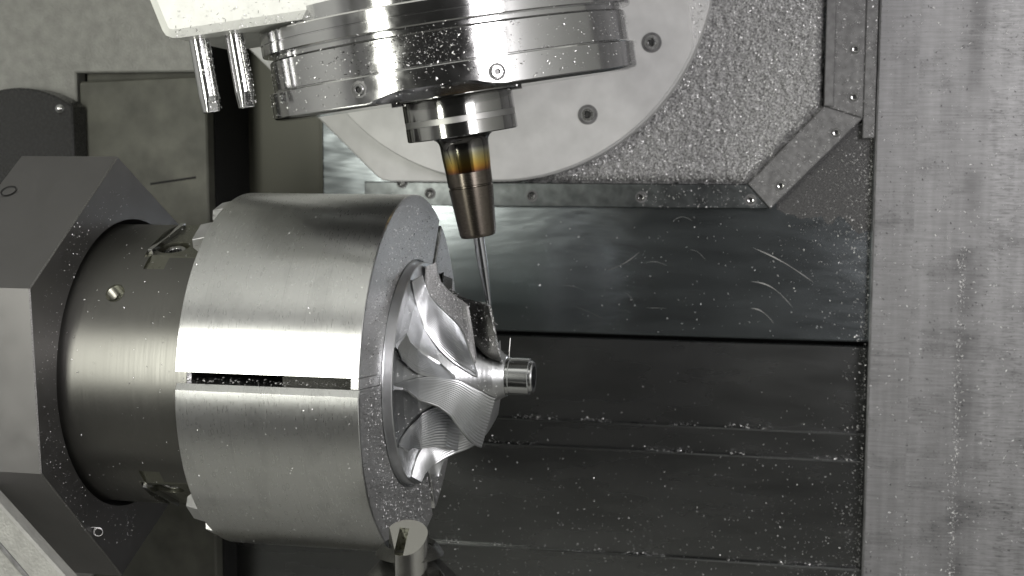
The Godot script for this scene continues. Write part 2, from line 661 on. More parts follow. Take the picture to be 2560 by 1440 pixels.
# hub_th and tip_th: angle of the camber line against axial place; both run from the rim (m = 0) to the leading edge
func blade(parent: Node, hub_th: Array, tip_th: Array, hub_end: float, tip_end: float, thick: float, ridges: int, material: Material, ridge := 0.00011) -> void:
	var ni := 40
	var nj := maxi(ridges * 6, 24)
	var mid := []
	for i in ni + 1:
		var m := pow(float(i) / ni, 0.85)
		var sh := lerpf(0.0056, hub_end, pow(m, 1.25))
		var st_ := lerpf(0.0115, tip_end, pow(m, 1.35))
		var a := wheel_point(sh, maxf(table(HUB, sh) - 0.0006, 0.004), table(hub_th, sh))
		var b := wheel_point(st_, table(SHROUD, st_), table(tip_th, st_))
		var row := PackedVector3Array()
		for j in nj + 1:
			row.append(a.lerp(b, float(j) / nj))
		mid.append(row)
	var sides := []
	for sgn in [1.0, -1.0]:
		var P := []
		for i in ni + 1:
			var row := PackedVector3Array()
			for j in nj + 1:
				var f := float(j) / nj
				var du: Vector3 = mid[mini(i + 1, ni)][j] - mid[maxi(i - 1, 0)][j]
				var dv: Vector3 = mid[i][mini(j + 1, nj)] - mid[i][maxi(j - 1, 0)]
				var n: Vector3 = dv.cross(du).normalized() * sgn
				var t := thick * lerpf(1.25, 0.7, f)
				t += thick * 1.6 * exp(-f * 14.0)
				if i > ni - 4:
					t *= [1.0, 0.92, 0.8, 0.6][i - ni + 3]
				if ridges > 0:
					t += 2.0 * ridge * absf(sin(PI * f * ridges)) * (0.4 + 0.6 * smoothstep(0.0, 0.5, float(i) / ni))
				row.append(mid[i][j] + n * t * 0.5)
			P.append(row)
		sides.append(P)
	var st := begin()
	var front: Array = sides[0]
	var back: Array = sides[1].duplicate()
	grid(st, front)
	back.reverse()
	grid(st, back)
	back.reverse()
	var tip := []
	for i in ni + 1:
		tip.append(PackedVector3Array([front[i][nj], back[i][nj]]))
	grid(st, tip)
	for i in [0, ni]:
		var le := []
		for j in nj + 1:
			le.append(PackedVector3Array([front[i][j], back[i][j]]))
		grid(st, le)
	part("blade", st.commit(), material, parent)

const ROUGH := [[27.0, 27.0, 0.0390, 0.0335], [52.0, 60.0, 0.0520, 0.0450]]
const FULL_TIP := [[0.0115, 62.0], [0.0147, 58.5], [0.023, 52.5], [0.030, 46.0], [0.0345, 39.0], [0.041, 22.0], [0.05, 5.0]]
const FULL_HUB := [[0.0055, 60.0], [0.0068, 58.0], [0.0117, 48.5], [0.020, 35.0], [0.031, 17.0], [0.039, 3.5], [0.048, -12.0]]

# a point on the middle sheet of one of the two rough blades
func rough_point(k: int, m: float, f: float) -> Vector3:
	var q: Array = ROUGH[k]
	var sh := lerpf(0.0056, q[2], pow(m, 1.25))
	var st_ := lerpf(0.0115, q[3], pow(m, 1.35))
	return wheel_point(sh, table(HUB, sh), table(FULL_HUB, sh) + q[0]).lerp(wheel_point(st_, table(SHROUD, st_), table(FULL_TIP, st_) + q[1]), f)

func shift(T: Array, by: float) -> Array:
	var r := []
	for p in T:
		r.append([p[0], p[1] + by])
	return r

func make_impeller() -> void:
	var t := thing("impeller", "half-machined aluminium impeller with curved blades, clamped in the jaws", "impeller", Transform3D(Basis(Vector3.RIGHT, deg_to_rad(-5.9)), Vector3.ZERO))
	# the hub with its fine milling steps
	var prof := [Vector2(0.0602, -0.004), Vector2(0.0622, -0.004), Vector2(0.0622, 0.0051), Vector2(0.0618, 0.0055), Vector2(0.0612, 0.0055)]
	var n := 150
	for i in n + 1:
		var f := float(i) / n
		var s := lerpf(0.0055, 0.0535, pow(f, 1.7))
		var r := table(HUB, s)
		prof.append(Vector2(r - 0.00003 * absf(sin(f * PI * 30.0)), s))
	var st := begin()
	lathe(st, prof, 180, along_x(), 40.0)
	part("hub", st.commit(), M.impeller, t)
	part("clamped_stub", turned([[0.04, -0.046], [0.0835, -0.046], [0.084, -0.0455], [0.084, -0.0022], [0.0835, -0.0018], [0.0637, -0.0018]], 160, along_x()), M.grime, t)
	var web := begin()
	var wa := deg_to_rad(0.1)
	var wu := Vector3(0, sin(wa), cos(wa))
	extrude(web, rect(-0.0045, 0.0637, -0.0007, 0.0982), -0.00285, 0.00285, 0.0003, Transform3D(Basis(Vector3.RIGHT, wu, Vector3.RIGHT.cross(wu)), Vector3.ZERO))
	part("clamped_web", web.commit(), M.jaw_face, t)
	part("rim_lip", turned([[0.0622, 0.0002], [0.0636, 0.0006], [0.0636, -0.002]], 128, along_x()), M.bright, t)
	part("boss", turned([[0.0112, 0.0533], [0.0106, 0.0536], [0.0106, 0.0552], [0.0102, 0.0556], [0.0102, 0.0662], [0.0099, 0.0665], [0.0089, 0.0665]], 96, along_x()), M.bright, t)
	part("boss_end", turned([[0.0089, 0.0664], [0.0089, 0.0678], [0.0085, 0.0685], [0.006, 0.0685], [0.006, 0.060], [0.0, 0.059]], 96, along_x()), M.bright, t)
	var e_tip := FULL_TIP
	var e_hub := FULL_HUB
	var a_tip := [[0.0115, -4.0], [0.016, -12.0], [0.025, -19.0], [0.031, -28.0], [0.036, -48.0], [0.0424, -80.0]]
	var a_hub := [[0.0055, -4.0], [0.0147, -1.5], [0.0216, -2.5], [0.0314, -10.0], [0.041, -33.0], [0.048, -60.0]]
	var d_tip := [[0.0115, 23.0], [0.0124, 20.5], [0.018, 16.0], [0.0258, 11.0], [0.03, 6.0]]
	var d_hub := [[0.0055, 17.0], [0.0066, 12.0], [0.0115, 5.5], [0.029, -2.0]]
	var b_tip := [[0.0115, -38.0], [0.0141, -46.0], [0.0244, -58.0], [0.030, -80.0]]
	var b_hub := [[0.0055, -37.0], [0.0147, -35.0], [0.0216, -38.0], [0.031, -50.0]]
	blade(t, e_hub, e_tip, 0.0405, 0.0365, 0.0013, 17, M.impeller, 0.00022)
	blade(t, a_hub, a_tip, 0.0480, 0.0415, 0.0012, 17, M.impeller, 0.00034)
	blade(t, d_hub, d_tip, 0.0290, 0.0262, 0.0016, 11, M.impeller, 0.00020)
	blade(t, b_hub, b_tip, 0.0310, 0.0285, 0.0012, 15, M.impeller, 0.00030)
	blade(t, shift(a_hub, -66.0), shift(a_tip, -66.0), 0.0480, 0.0415, 0.0012, 16, M.impeller, 0.00026)
	for k in [-132.0, 160.0]:
		blade(t, shift(a_hub, k), shift(a_tip, k), 0.0470, 0.0410, 0.0012, 10, M.impeller)
	for k in [-66.0, -132.0]:
		blade(t, shift(b_hub, k), shift(b_tip, k), 0.0310, 0.0285, 0.0012, 10, M.impeller)
	# the part of the wheel still to be finished: two thick, rough blades
	blade(t, shift(e_hub, 27.0), shift(e_tip, 27.0), 0.0390, 0.0335, 0.0034, 0, M.stock)
	blade(t, shift(e_hub, 52.0), shift(e_tip, 60.0), 0.0520, 0.0450, 0.0040, 0, M.shaded_stock)
	part("burr", wire([Vector3(0.0548, 0.0104, 0.003), Vector3(0.0549, 0.014, 0.0032), Vector3(0.0553, 0.0212, 0.003)], 0.00022), M.chip, t)
	part("burr", wire([Vector3(0.0455, 0.030, 0.004), Vector3(0.0475, 0.0288, 0.005), Vector3(0.0482, 0.0284, 0.0052)], 0.0003), M.chip, t)

# ---------------------------------------------------------------- chuck
func make_chuck() -> void:
	var x0 := -0.19
	var t := thing("lathe_chuck", "dark round three-jaw chuck with shiny split aluminium jaws gripping the impeller", "chuck", Transform3D(Basis(), Vector3(x0, 0, 0)))
	var body := CSGCombiner3D.new()
	add_child(body)
	var cyl := CSGCylinder3D.new()
	cyl.radius = 0.081
	cyl.height = 0.0902
	cyl.sides = 144
	cyl.smooth_faces = true
	cyl.material = M.chuck
	cyl.transform = Transform3D(Basis(Vector3(0, 1, 0), Vector3(1, 0, 0), Vector3(0, 0, -1)), Vector3(-0.1448 - x0, 0, 0))
	body.add_child(cyl)
	for k in [[66.0, 1.0], [-54.0, -1.0]]:
		var c: float = k[0]
		var s: float = k[1]
		for q in [[-0.1175, 0.044, c + 8.0 * s, 0.0765, 0.060, 0.02], [-0.1303, 0.012, c - 13.0 * s, 0.0796, 0.013, 0.01]]:
			var a := deg_to_rad(q[2])
			var up := Vector3(0, sin(a), cos(a))
			var box := CSGBox3D.new()
			box.operation = CSGShape3D.OPERATION_SUBTRACTION
			box.material = M.guide
			box.size = Vector3(q[1], q[5], q[4])
			box.transform = Transform3D(Basis(Vector3.RIGHT, up, Vector3.RIGHT.cross(up)), Vector3(q[0] - x0, 0, 0) + up * (q[3] + q[5] / 2))
			body.add_child(box)
		var a2 := deg_to_rad(c)
		var up2 := Vector3(0, sin(a2), cos(a2))
		var hole := CSGCylinder3D.new()
		hole.operation = CSGShape3D.OPERATION_SUBTRACTION
		hole.material = M.guide
		hole.radius = 0.0088
		hole.height = 0.02
		hole.sides = 40
		hole.transform = Transform3D(Basis(Vector3.RIGHT, up2, Vector3.RIGHT.cross(up2)), Vector3(-0.1290 - x0, 0, 0) + up2 * 0.0825)
		body.add_child(hole)
		var tri := CSGBox3D.new()
		tri.operation = CSGShape3D.OPERATION_SUBTRACTION
		tri.material = M.guide
		tri.size = Vector3(0.011, 0.02, 0.011)
		tri.transform = Transform3D(Basis(Vector3.RIGHT, up2, Vector3.RIGHT.cross(up2)) * Basis(Vector3.UP, PI / 4), Vector3(-0.1075 - x0, 0, 0) + up2 * 0.081)
		body.add_child(tri)
		socket_screw(t, Transform3D(Basis(Vector3.RIGHT, up2, Vector3.RIGHT.cross(up2)), Vector3(-0.1290 - x0, 0, 0) + up2 * 0.0745), 0.0068, false)
		# the jaw key that slides in the pocket
		var ak := deg_to_rad(c + 8.0 * s)
		var upk := Vector3(0, sin(ak), cos(ak))
		var fr := Transform3D(Basis(Vector3.RIGHT, upk, Vector3.RIGHT.cross(upk)), Vector3(-x0, 0, 0) + upk * 0.0765)
		var st := begin()
		extrude(st, rect(-0.139, 0.0, -0.1365, 0.0028), -0.022, 0.022, 0.0003, fr)
		part("jaw_key", st.commit(), M.nozzle, t)
	var a3 := deg_to_rad(36.6)
	var up3 := Vector3(0, sin(a3), cos(a3))
	var f3 := Transform3D(Basis(Vector3.RIGHT, up3, Vector3.RIGHT.cross(up3)), Vector3(-0.1471 - x0, 0, 0) + up3 * 0.081)
	var th := CSGCylinder3D.new()
	th.operation = CSGShape3D.OPERATION_SUBTRACTION
	th.material = M.guide
	th.radius = 0.0051
	th.height = 0.03
	th.sides = 32
	th.transform = f3
	body.add_child(th)
	await get_tree().process_frame
	await get_tree().process_frame
	part("chuck_body", baked(body, 0.081), null, t)
	var pr := [[0.0053, 0.0002]]
	for i in 12:
		pr.append([0.0050 - 0.0007 * (i % 2), -0.0006 - 0.0007 * i])
	pr.append([0.0, -0.0092])
	part("screw_thread", turned(pr, 40, Transform3D(), 10.0), M.guide, t, f3)
	part("front_lip", turned([[0.081, -0.0996 - x0], [0.0812, -0.0993 - x0], [0.0797, -0.0975 - x0], [0.05, -0.0973 - x0]], 128, along_x()), M.nozzle, t)
	# three jaws, each a third of a ring
	for k in [[66.0, 0.0, 0.0], [-54.0, 0.0, 0.0034], [186.0, 0.0, 0.0]]:
		var st := begin()
		for sec in [[0.036, -0.0972, -0.011, 1], [0.0635, -0.011, 0.0, 2]]:
			var o := PackedVector2Array()
			var c := deg_to_rad(k[0])
			var half := deg_to_rad(60.0)
			for sgn in [-1.0, 1.0]:
				var edge: float = c + sgn * half
				var dir := Vector2(sin(edge), cos(edge))
				var out := Vector2(sin(edge - sgn * PI / 2), cos(edge - sgn * PI / 2)) * 0.003
				var far: Vector2 = dir * sqrt(0.1 * 0.1 - 0.003 * 0.003) + out
				var near: Vector2 = dir * sqrt(sec[0] * sec[0] - 0.003 * 0.003) + out
				var bev: float = k[1] if sgn < 0 else k[2]
				var a0 := atan2(far.x, far.y)
				if sgn < 0:
					o.append(near)
					if bev > 0.0:
						o.append(far - dir * bev * 0.6)
					else:
						o.append(far)
					var a1 := c + half - (c - half - a0) * -1.0
					var d := wrapf(a0 - (c - half), -PI, PI)
					var b0 := c - half + d + (bev * 10.0)
					var bevel_end: float = k[2]
					var b1 := c + half - d - bevel_end * 10.0
					for i in range(0 if bev > 0.0 else 1, 61 if bevel_end > 0.0 else 60):
						var a := lerpf(b0, b1, i / 60.0)
						o.append(Vector2(sin(a), cos(a)) * 0.1)
				else:
					o.append(far - dir * bev * 0.6 if bev > 0.0 else far)
					o.append(near)
					var d2 := wrapf(atan2(near.x, near.y) - (c + half), -PI, PI)
					for i in range(1, 30):
						var a := lerpf(c + half + d2, c - half - d2, i / 30.0)
						o.append(Vector2(sin(a), cos(a)) * sec[0])
			extrude(st, o, sec[1] - x0, sec[2] - x0, 0.0004, yz_x(), 16.0, sec[3])
		var jaw := part("soft_jaw", st.commit(), M.jaw, t)
		# stepped serrations behind the jaw
		for q in [[-9.0, 0.103, 7.0], [9.0, 0.1015, 5.0]]:
			var s2 := begin()
			var ca := deg_to_rad(k[0] + q[0])
			var up := Vector3(0, sin(ca), cos(ca))
			var f := Transform3D(Basis(Vector3.RIGHT, up, Vector3.RIGHT.cross(up)), Vector3(-x0, 0, 0))
			extrude(s2, poly([[-0.0968, 0.086], [-0.0968, 0.0985], [-0.1055, 0.0965], [-0.1065, 0.091], [-0.1025, 0.086]]), -0.007, 0.007, 0.0004, f)
			part("jaw_step", s2.commit(), M.jaw_face, jaw)
		# milled front face, a skin just proud of the turned body
		var fs := begin()
		var P := []
		for i in 61:
			var a := deg_to_rad(k[0] - 57.6 + 115.2 * i / 60.0)
			P.append(PackedVector3Array([Vector3(0.00025 - x0, 0.0641 * sin(a), 0.0641 * cos(a)), Vector3(0.00025 - x0, 0.0993 * sin(a), 0.0993 * cos(a))]))
		grid(fs, P)
		part("jaw_front", fs.commit(), M.jaw_face, jaw)

func make_chuck_housing() -> void:
	var V := poly([[0.1205, 0.011], [0.0543, 0.1060], [-0.0428, 0.1016], [-0.1234, 0.0206], [-0.075, -0.095], [0.055, -0.105]])
	var x0 := -0.2330
	var t := thing("rotary_head", "dark grey faceted steel housing with a round bore around the chuck", "machine head", Transform3D(Basis(), Vector3(x0, 0, 0)))
	var f := yz_x()
	var st := begin()
	# faceted ring between bore and outline
	var n := 192
	var ring := []
	var angs := []
	for i in n:
		angs.append(TAU * i / n)
	for p in V:
		angs.append(fposmod(atan2(p.x, p.y), TAU))
	angs.sort()
	angs.append(angs[0] + TAU)
	for a in angs:
		var d := Vector2(sin(a), cos(a))
		var hit := Vector2.ZERO
		for k in V.size():
			var q = Geometry2D.segment_intersects_segment(Vector2.ZERO, d * 0.5, V[k], V[(k + 1) % V.size()])
			if q != null:
				hit = q
		if hit == Vector2.ZERO:
			hit = ring[-1][1] if ring.size() else V[0]
		ring.append([d * 0.084, hit])
	var flat := []
	var bore := []
	for r in ring:
		var o: Vector2 = r[1] - r[1].normalized() * 0.0007
		flat.append(PackedVector3Array([f * Vector3(o.x, o.y, -0.1721 - x0), f * Vector3(r[0].x, r[0].y, -0.1721 - x0)]))
		bore.append(PackedVector3Array([f * Vector3(r[0].x, r[0].y, -0.1721 - x0), f * Vector3(r[0].x, r[0].y, -0.215 - x0)]))
	grid(st, flat)
	grid(st, bore, [], [], true)
	part("front_plate", st.commit(), M.housing, t)
	# side faces with a worn, bevelled edge
	for k in V.size():
		var a := V[k]
		var b := V[(k + 1) % V.size()]
		var s2 := begin()
		var ia := a - a.normalized() * 0.0007
		var ib := b - b.normalized() * 0.0007
		grid(s2, [PackedVector3Array([f * Vector3(a.x, a.y, 0.0), f * Vector3(a.x, a.y, -0.1728 - x0)]), PackedVector3Array([f * Vector3(b.x, b.y, 0.0), f * Vector3(b.x, b.y, -0.1728 - x0)])])
		part("side_face", s2.commit(), M.housing, t)
		var s3 := begin()
		grid(s3, [PackedVector3Array([f * Vector3(a.x, a.y, -0.1728 - x0), f * Vector3(ia.x, ia.y, -0.1721 - x0)]), PackedVector3Array([f * Vector3(b.x, b.y, -0.1728 - x0), f * Vector3(ib.x, ib.y, -0.1721 - x0)])])
		part("worn_edge", s3.commit(), M.edge, t)
	var bs := begin()
	extrude(bs, inset(V, 0.03), -0.12, 0.002, 0.002, f)
	part("rear_body", bs.commit(), M.housing, t)
	part("bore_back", turned([[0.0, -0.214 - x0], [0.084, -0.214 - x0]], 64, along_x()), M.black, t)
	# small oil hole in the upper facet
	var e := (V[1] - V[0]).normalized()
	var nn := Vector3(0, -e.y, e.x)
	if nn.z < 0:
		nn = -nn
	var pos := f * Vector3(V[0].x + e.x * 0.034, V[0].y + e.y * 0.034, -0.2245 - x0) + nn * 0.0003
	var xfh := Transform3D(Basis(Vector3.RIGHT, nn, Vector3.RIGHT.cross(nn)), pos)
	part("oil_hole", turned([[0.0, -0.004], [0.0036, -0.004], [0.0038, 0.0], [0.0046, 0.0002]], 24), M.black, t, xfh)

# ---------------------------------------------------------------- spindle
const TIP := Vector3(0.043, 0.0388, -0.0003)

func tool_frame(up := 0.0) -> Transform3D:
	var b := Basis(Vector3(0.9646, 0.1509, -0.2163), Vector3(-0.1401, 0.988, 0.0644), Vector3(0.2234, -0.0318, 0.9742)).orthonormalized()
	return Transform3D(b, TIP + b.y * up)

func make_spindle() -> void:
	var y0 := 0.1165
	var t := thing("spindle_head", "white spindle head with a wide round steel nose, chip-speckled, above the cutter", "spindle head", tool_frame(y0))
	var off := Transform3D(Basis(), Vector3(0, -y0, 0))
	# painted casting
	var o := PackedVector2Array([Vector2(-0.1375, 0.1690), Vector2(-0.1362, 0.1663), Vector2(-0.1335, 0.1648), Vector2(-0.130, 0.1642), Vector2(0.098, 0.1642), Vector2(0.104, 0.1665), Vector2(0.108, 0.175), Vector2(0.135, 0.40), Vector2(-0.187, 0.40)])
	var st := begin()
	extrude(st, o, -0.1, 0.062, 0.004, off, 40.0)
	extrude(st, rect(-0.09, 0.176, 0.12, 0.40), -0.205, -0.099, 0.004, off)
	part("painted_casting", st.commit(), M.white_paint, t)
	# nose, turned: ring, body, groove, upper ring
	var prof := [[0.0983, 0.1308], [0.0978, 0.1314], [0.0962, 0.1315], [0.0962, 0.1318], [0.0958, 0.1322], [0.0958, 0.1468], [0.0952, 0.1476], [0.0938, 0.1480], [0.0938, 0.1500], [0.0985, 0.1504], [0.0990, 0.1510], [0.0990, 0.1556], [0.0983, 0.1558], [0.0983, 0.1562], [0.0990, 0.1564], [0.0990, 0.1612], [0.0978, 0.1620], [0.090, 0.1620], [0.090, 0.170]]
	var nose := part("spindle_nose", turned(prof, 192, off), M.nose, t)
	# lower ring, with a shallow milled flat at the front of its bottom edge
	var ring := begin()
	for run in 3:
		var P := []
		var U := []
		for i in 257:
			var a := TAU * i / 256.0
			var b := smoothstep(0.36, 0.16, absf(wrapf(a + 0.09, -PI, PI)))
			var q: Array = [[[0.030, 0.1205], [0.034, 0.1178], [0.0945 - 0.012 * b, 0.1168]], [[0.0945 - 0.012 * b, 0.1168], [0.0975 - 0.004 * b, 0.1176 + 0.0022 * b], [0.0983, 0.1186 + 0.0034 * b]], [[0.0983, 0.1186 + 0.0034 * b], [0.0983, 0.1300], [0.0983, 0.1309]]][run]
			var row := PackedVector3Array()
			var uv := PackedVector2Array()
			for c in q:
				row.append(off * Vector3(c[0] * sin(a), c[1], c[0] * cos(a)))
				uv.append(Vector2(i / 256.0, c[1] + c[0]))
			P.append(row)
			U.append(uv)
		grid(ring, P, U, [], true)
	part("nose_ring", ring.commit(), M.nose, nose)
	for q in [[0.0222, 0.1240], [-0.0437, 0.1255]]:
		var x: float = q[0]
		var z := sqrt(0.0983 * 0.0983 - x * x)
		var n := Vector3(x, 0, z).normalized()
		socket_screw(nose, Transform3D(Basis(n.cross(Vector3.UP).normalized() * -1.0, n, Vector3.UP).orthonormalized(), Vector3(x, q[1] - y0, z) + n * 0.0011), 0.0029, true)
	# drive collar between nose and holder
	part("spindle_collar", turned([[0.0300, 0.1166], [0.0335, 0.1166], [0.0338, 0.1170], [0.0338, 0.1195]], 96, off), M.flange, nose)
	for s in [-1.0, 1.0]:
		var d := begin()
		extrude(d, rect(s * 0.0325 - 0.003, 0.1152, s * 0.0325 + 0.003, 0.1185), -0.006, 0.006, 0.0004, off)
		part("drive_key", d.commit(), M.nozzle, nose)
	# two coolant nozzles with obliquely cut ends
	for q in [[-0.1264, 0.0050, 0.1266], [-0.1080, 0.0047, 0.1262]]:
		var pst := begin()
		var R: float = q[1]
		var low: float = q[2]
		var hs := [0.170, low + 0.0085, low + 0.0080, low + 0.0060, low + 0.003, low + 0.0006, low]
		var P := []
		for i in 49:
			var a := TAU * i / 48.0
			var row := PackedVector3Array()
			for h in hs:
				var r := R
				if h < low + 0.0082:
					var f: float = clampf((low + 0.0082 - h) / 0.0082, 0.0, 1.0)
					r = R * lerpf(1.0, 0.86, f)
					var c := cos(a - 0.55)
					if c > 0.05:
						r = minf(r, R * lerpf(0.93, 0.62, f) / c)
				row.append(Vector3(q[0] + r * sin(a), h - y0, 0.03 + r * cos(a)))
			row.append(Vector3(q[0], low - y0, 0.03))
			P.append(row)
		grid(pst, P, [], [], true)
		part("coolant_nozzle", pst.commit(), M.nozzle, t)

	# the shrink-fit holder
	var h0 := 0.0392
	var hd := thing("tool_holder", "steel tool holder with a gold heat-tinted neck, running in the spindle nose", "tool holder", tool_frame(h0))
	var ho := Transform3D(Basis(), Vector3(0, -h0, 0))
	part("holder_flange", turned([[0.0132, 0.0945], [0.0296, 0.0952], [0.0302, 0.0957], [0.0302, 0.1025]], 96, ho), M.flange, hd)
	part("flange_groove", turned([[0.0302, 0.1025], [0.0300, 0.1027], [0.0300, 0.1058], [0.0302, 0.1060]], 96, ho), M.flange_band, hd)
	part("flange_top", turned([[0.0302, 0.1060], [0.0302, 0.1150], [0.0294, 0.1168], [0.02, 0.117]], 96, ho), M.flange, hd)
	var neck := []
	var cols := []
	for k in [[0.0165, 0.0946, 0], [0.0148, 0.0937, 0], [0.0138, 0.0922, 0], [0.0134, 0.0905, 0], [0.0133, 0.0885, 0], [0.01325, 0.0865, 1], [0.0131, 0.0835, 2], [0.0129, 0.0805, 3], [0.0127, 0.0780, 4], [0.01255, 0.0762, 5], [0.0125, 0.0750, 6]]:
		neck.append([k[0], k[1]])
		cols.append([Color(0.12, 0.115, 0.11), Color(0.34, 0.33, 0.26), Color(0.44, 0.38, 0.18), Color(0.52, 0.37, 0.10), Color(0.50, 0.27, 0.06), Color(0.30, 0.13, 0.05), Color(0.16, 0.10, 0.10)][k[2]])
	part("heat_tinted_neck", turned(neck, 96, ho, 40.0, cols), M.heat, hd)
	part("holder_taper", turned([[0.0125, 0.0750], [0.01225, 0.0690], [0.0122, 0.0680], [0.0117, 0.0676], [0.0117, 0.0671], [0.0123, 0.0667], [0.0122, 0.0655], [0.0101, 0.0412], [0.0094, 0.0395], [0.0086, 0.0392], [0.0033, 0.0392], [0.0032, 0.042]], 96, ho), M.taper, hd)
	# the cutter
	var em := thing("end_mill", "slim tapered end mill, its tip cutting the rough blade edge", "end mill", tool_frame(0.0))
	part("cutter_shank", turned([[0.0030, 0.0450], [0.00295, 0.0300], [0.0028, 0.0216]], 32), M.carbide, em)
	part("cutter_neck", turned([[0.0028, 0.0216], [0.0026, 0.0212], [0.0020, 0.0120], [0.0015, 0.0040], [0.0014, 0.0012], [0.0010, 0.0003], [0.0, 0.0]], 32), M.carbide, em)

# ---------------------------------------------------------------- back of the machine
func make_back() -> void:
	# pivoting disc behind the spindle
	var t := thing("swivel_disc", "large pale grey swivel disc with two recessed bolts, behind the spindle", "disc", Transform3D(Basis(), Vector3(-0.0014, 0.2543, -0.24)))
	var c := PackedVector2Array()
	for i in 160:
		var a := TAU * i / 160.0
		c.append(Vector2(cos(a), sin(a)) * 0.1525)
	var st := begin()
	extrude(st, c, 0.0, 0.0215, 0.001)
	part("disc_rim", st.commit(), M.disc_paint, t)
	# the raised front plate stops at a straight edge on the right
	var fp := PackedVector2Array()
	for i in 160:
		var a := TAU * i / 160.0
		var p := Vector2(cos(a), sin(a)) * 0.1515
		var lim := 0.1296 - (p.y + 0.0275) * 0.133 + 0.0056
		if p.x > lim:
			p.x = lim
		fp.append(p)
	var s2 := begin()
	extrude(s2, fp, 0.0205, 0.0262, 0.0006)
	part("front_plate", s2.commit(), M.disc_paint, t)
	for q in [[0.1108, -0.0561], [0.0668, -0.1052]]:
		socket_screw(t, Transform3D(Basis(Vector3(1, 0, 0), Vector3(0, 0, 1), Vector3(0, -1, 0)), Vector3(q[0], q[1], 0.0280)), 0.0048, true)
	# plate with cut corners behind the disc
	var pl := thing("backing_plate", "white painted plate with a cut corner, behind the swivel disc", "plate", Transform3D(Basis(), Vector3(0, 0.1, -0.259)))
	var s3 := begin()
	extrude(s3, poly([[-0.2016, 0.105], [-0.0961, 0.0045], [-0.0915, 0.0016], [-0.0853, 0.0008], [-0.012, 0.0008], [-0.012, 0.22], [-0.2016, 0.22]]), 0.0, 0.022, 0.001)
	part("plate_sheet", s3.commit(), M.disc_paint, pl)
	# chips packed into the recess
	var s4 := begin()
	var nz := noise(21, 90.0, 4)
	var inner := poly([[-0.03, 0.103], [0.1745, 0.1030], [0.2240, 0.1568], [0.2240, 0.30], [-0.03, 0.30]])
	var nx := 150
	var ny := 110
	var pts := []
	for i in nx + 1:
		var row := PackedVector3Array()
		for j in ny + 1:
			var x := lerpf(-0.03, 0.226, float(i) / nx)
			var y := lerpf(0.1000, 0.29, float(j) / ny)
			var p := Vector2(x + nz.get_noise_2d(x, y) * 0.0015, y + nz.get_noise_2d(y + 3.0, x) * 0.0022)
			var z := -0.2475 + nz.get_noise_2d(x * 2.0, y * 2.0) * 0.0032
			# ease the heap down at its borders
			var edge := minf(minf(0.2235 - p.x, p.y - 0.1025), (p.y - 0.1030) * 0.68 - (p.x - 0.1745) * 0.735)
			z -= 0.010 * (1.0 - smoothstep(-0.002, 0.004, edge))
			row.append(Vector3(p.x, p.y, z))
		pts.append(row)
	# keep only what lies inside the frame
	for i in nx:
		var run := []
		for j in ny + 1:
			var m: Vector3 = pts[i][j]
			var e := minf(0.2265 - m.x, (m.y - 0.1000) * 0.68 - (m.x - 0.1765) * 0.735)
			if e > 0.0:
				run.append(j)
		if run.size() > 1:
			var A := PackedVector3Array()
			var B := PackedVector3Array()
			for j in run:
				A.append(pts[i][j])
				B.append(pts[i + 1][j])
			grid(s4, [A, B])
	s4.index()
	s4.generate_normals()
	var bed := part("chip_bed", s4.commit(), M.swarf, self)
	bed.set_meta("kind", "stuff")
	tag(bed, "grey bed of packed metal chips filling the recess right of the disc", "metal chips")
	chips("fine bright chips covering the packed bed right of the swivel disc", 15000, 0.0005, 0.0016, func():
		var x := rng.randf_range(0.0, 0.2235)
		var y := 0.1025 + 0.17 * rng.randf()
		if (y - 0.1030) * 0.68 - (x - 0.1745) * 0.735 < 0.0:
			return []
		if Vector2(x + 0.0014, y - 0.2543).length() < 0.151:
			return []
		return [Vector3(x, y, -0.2455 + nz.get_noise_2d(x * 2.0, y * 2.0) * 0.0032), Vector3(0, 0.15, 1)])
	# bent frame strips round the recess
	var fr := thing("recess_frame", "grey cornered metal frame with button screws around the packed chips", "frame", Transform3D(Basis(), Vector3(0.19, 0.09, -0.26)))
	var strips := [
		poly([[0.2268, 0.1556], [0.2535, 0.1472], [0.2535, 0.32], [0.2268, 0.32]]),
		poly([[0.1756, 0.1008], [0.1916, 0.0832], [0.2535, 0.1470], [0.2268, 0.1554]]),
		poly([[-0.110, 0.1002], [-0.110, 0.0825], [0.1912, 0.0832], [0.1754, 0.1005]])]
	for s in strips:
		var s5 := begin()
		extrude(s5, s, -0.002, 0.0095, 0.0006, Transform3D(Basis(), Vector3(-0.19, -0.09, 0)))
		part("frame_strip", s5.commit(), M.dark_frame if s == strips[2] else M.frame, fr)
	var s6 := begin()
	extrude(s6, poly([[0.2268, 0.1556], [0.2335, 0.1550], [0.2335, 0.32], [0.2268, 0.32]]), 0.0, 0.0112, 0.0006, Transform3D(Basis(), Vector3(-0.19, -0.09, 0)))
	part("frame_lip", s6.commit(), M.frame, fr)
	for q in [[0.247, 0.1944], [0.2471, 0.1616], [0.2356, 0.137], [0.1985, 0.0998], [0.1778, 0.0894], [0.0996, 0.0906], [0.019, 0.0907], [-0.0588, 0.0917], [-0.0805, 0.0996]]:
		button_screw(fr, Vector3(q[0] - 0.19, q[1] - 0.09, 0.0096), 0.0031)
	# stainless sheet
	var sh := thing("stainless_sheet", "dull bluish stainless sheet behind the impeller, scratched and splashed", "sheet metal", Transform3D(Basis(), Vector3(0.05, -0.0118, -0.26)))
	part("sheet_face", slab(-0.1970, 0.0, -0.04, 0.2300, 0.35, 0.0, 0.0012), M.sheet, sh)
	part("dusty_margin", slab(0.2037, 0.1450, -0.001, 0.2122, 0.345, 0.0088, 0.0006), M.frame, sh)
	var dust := begin()
	var dn := noise(61, 60.0, 3)
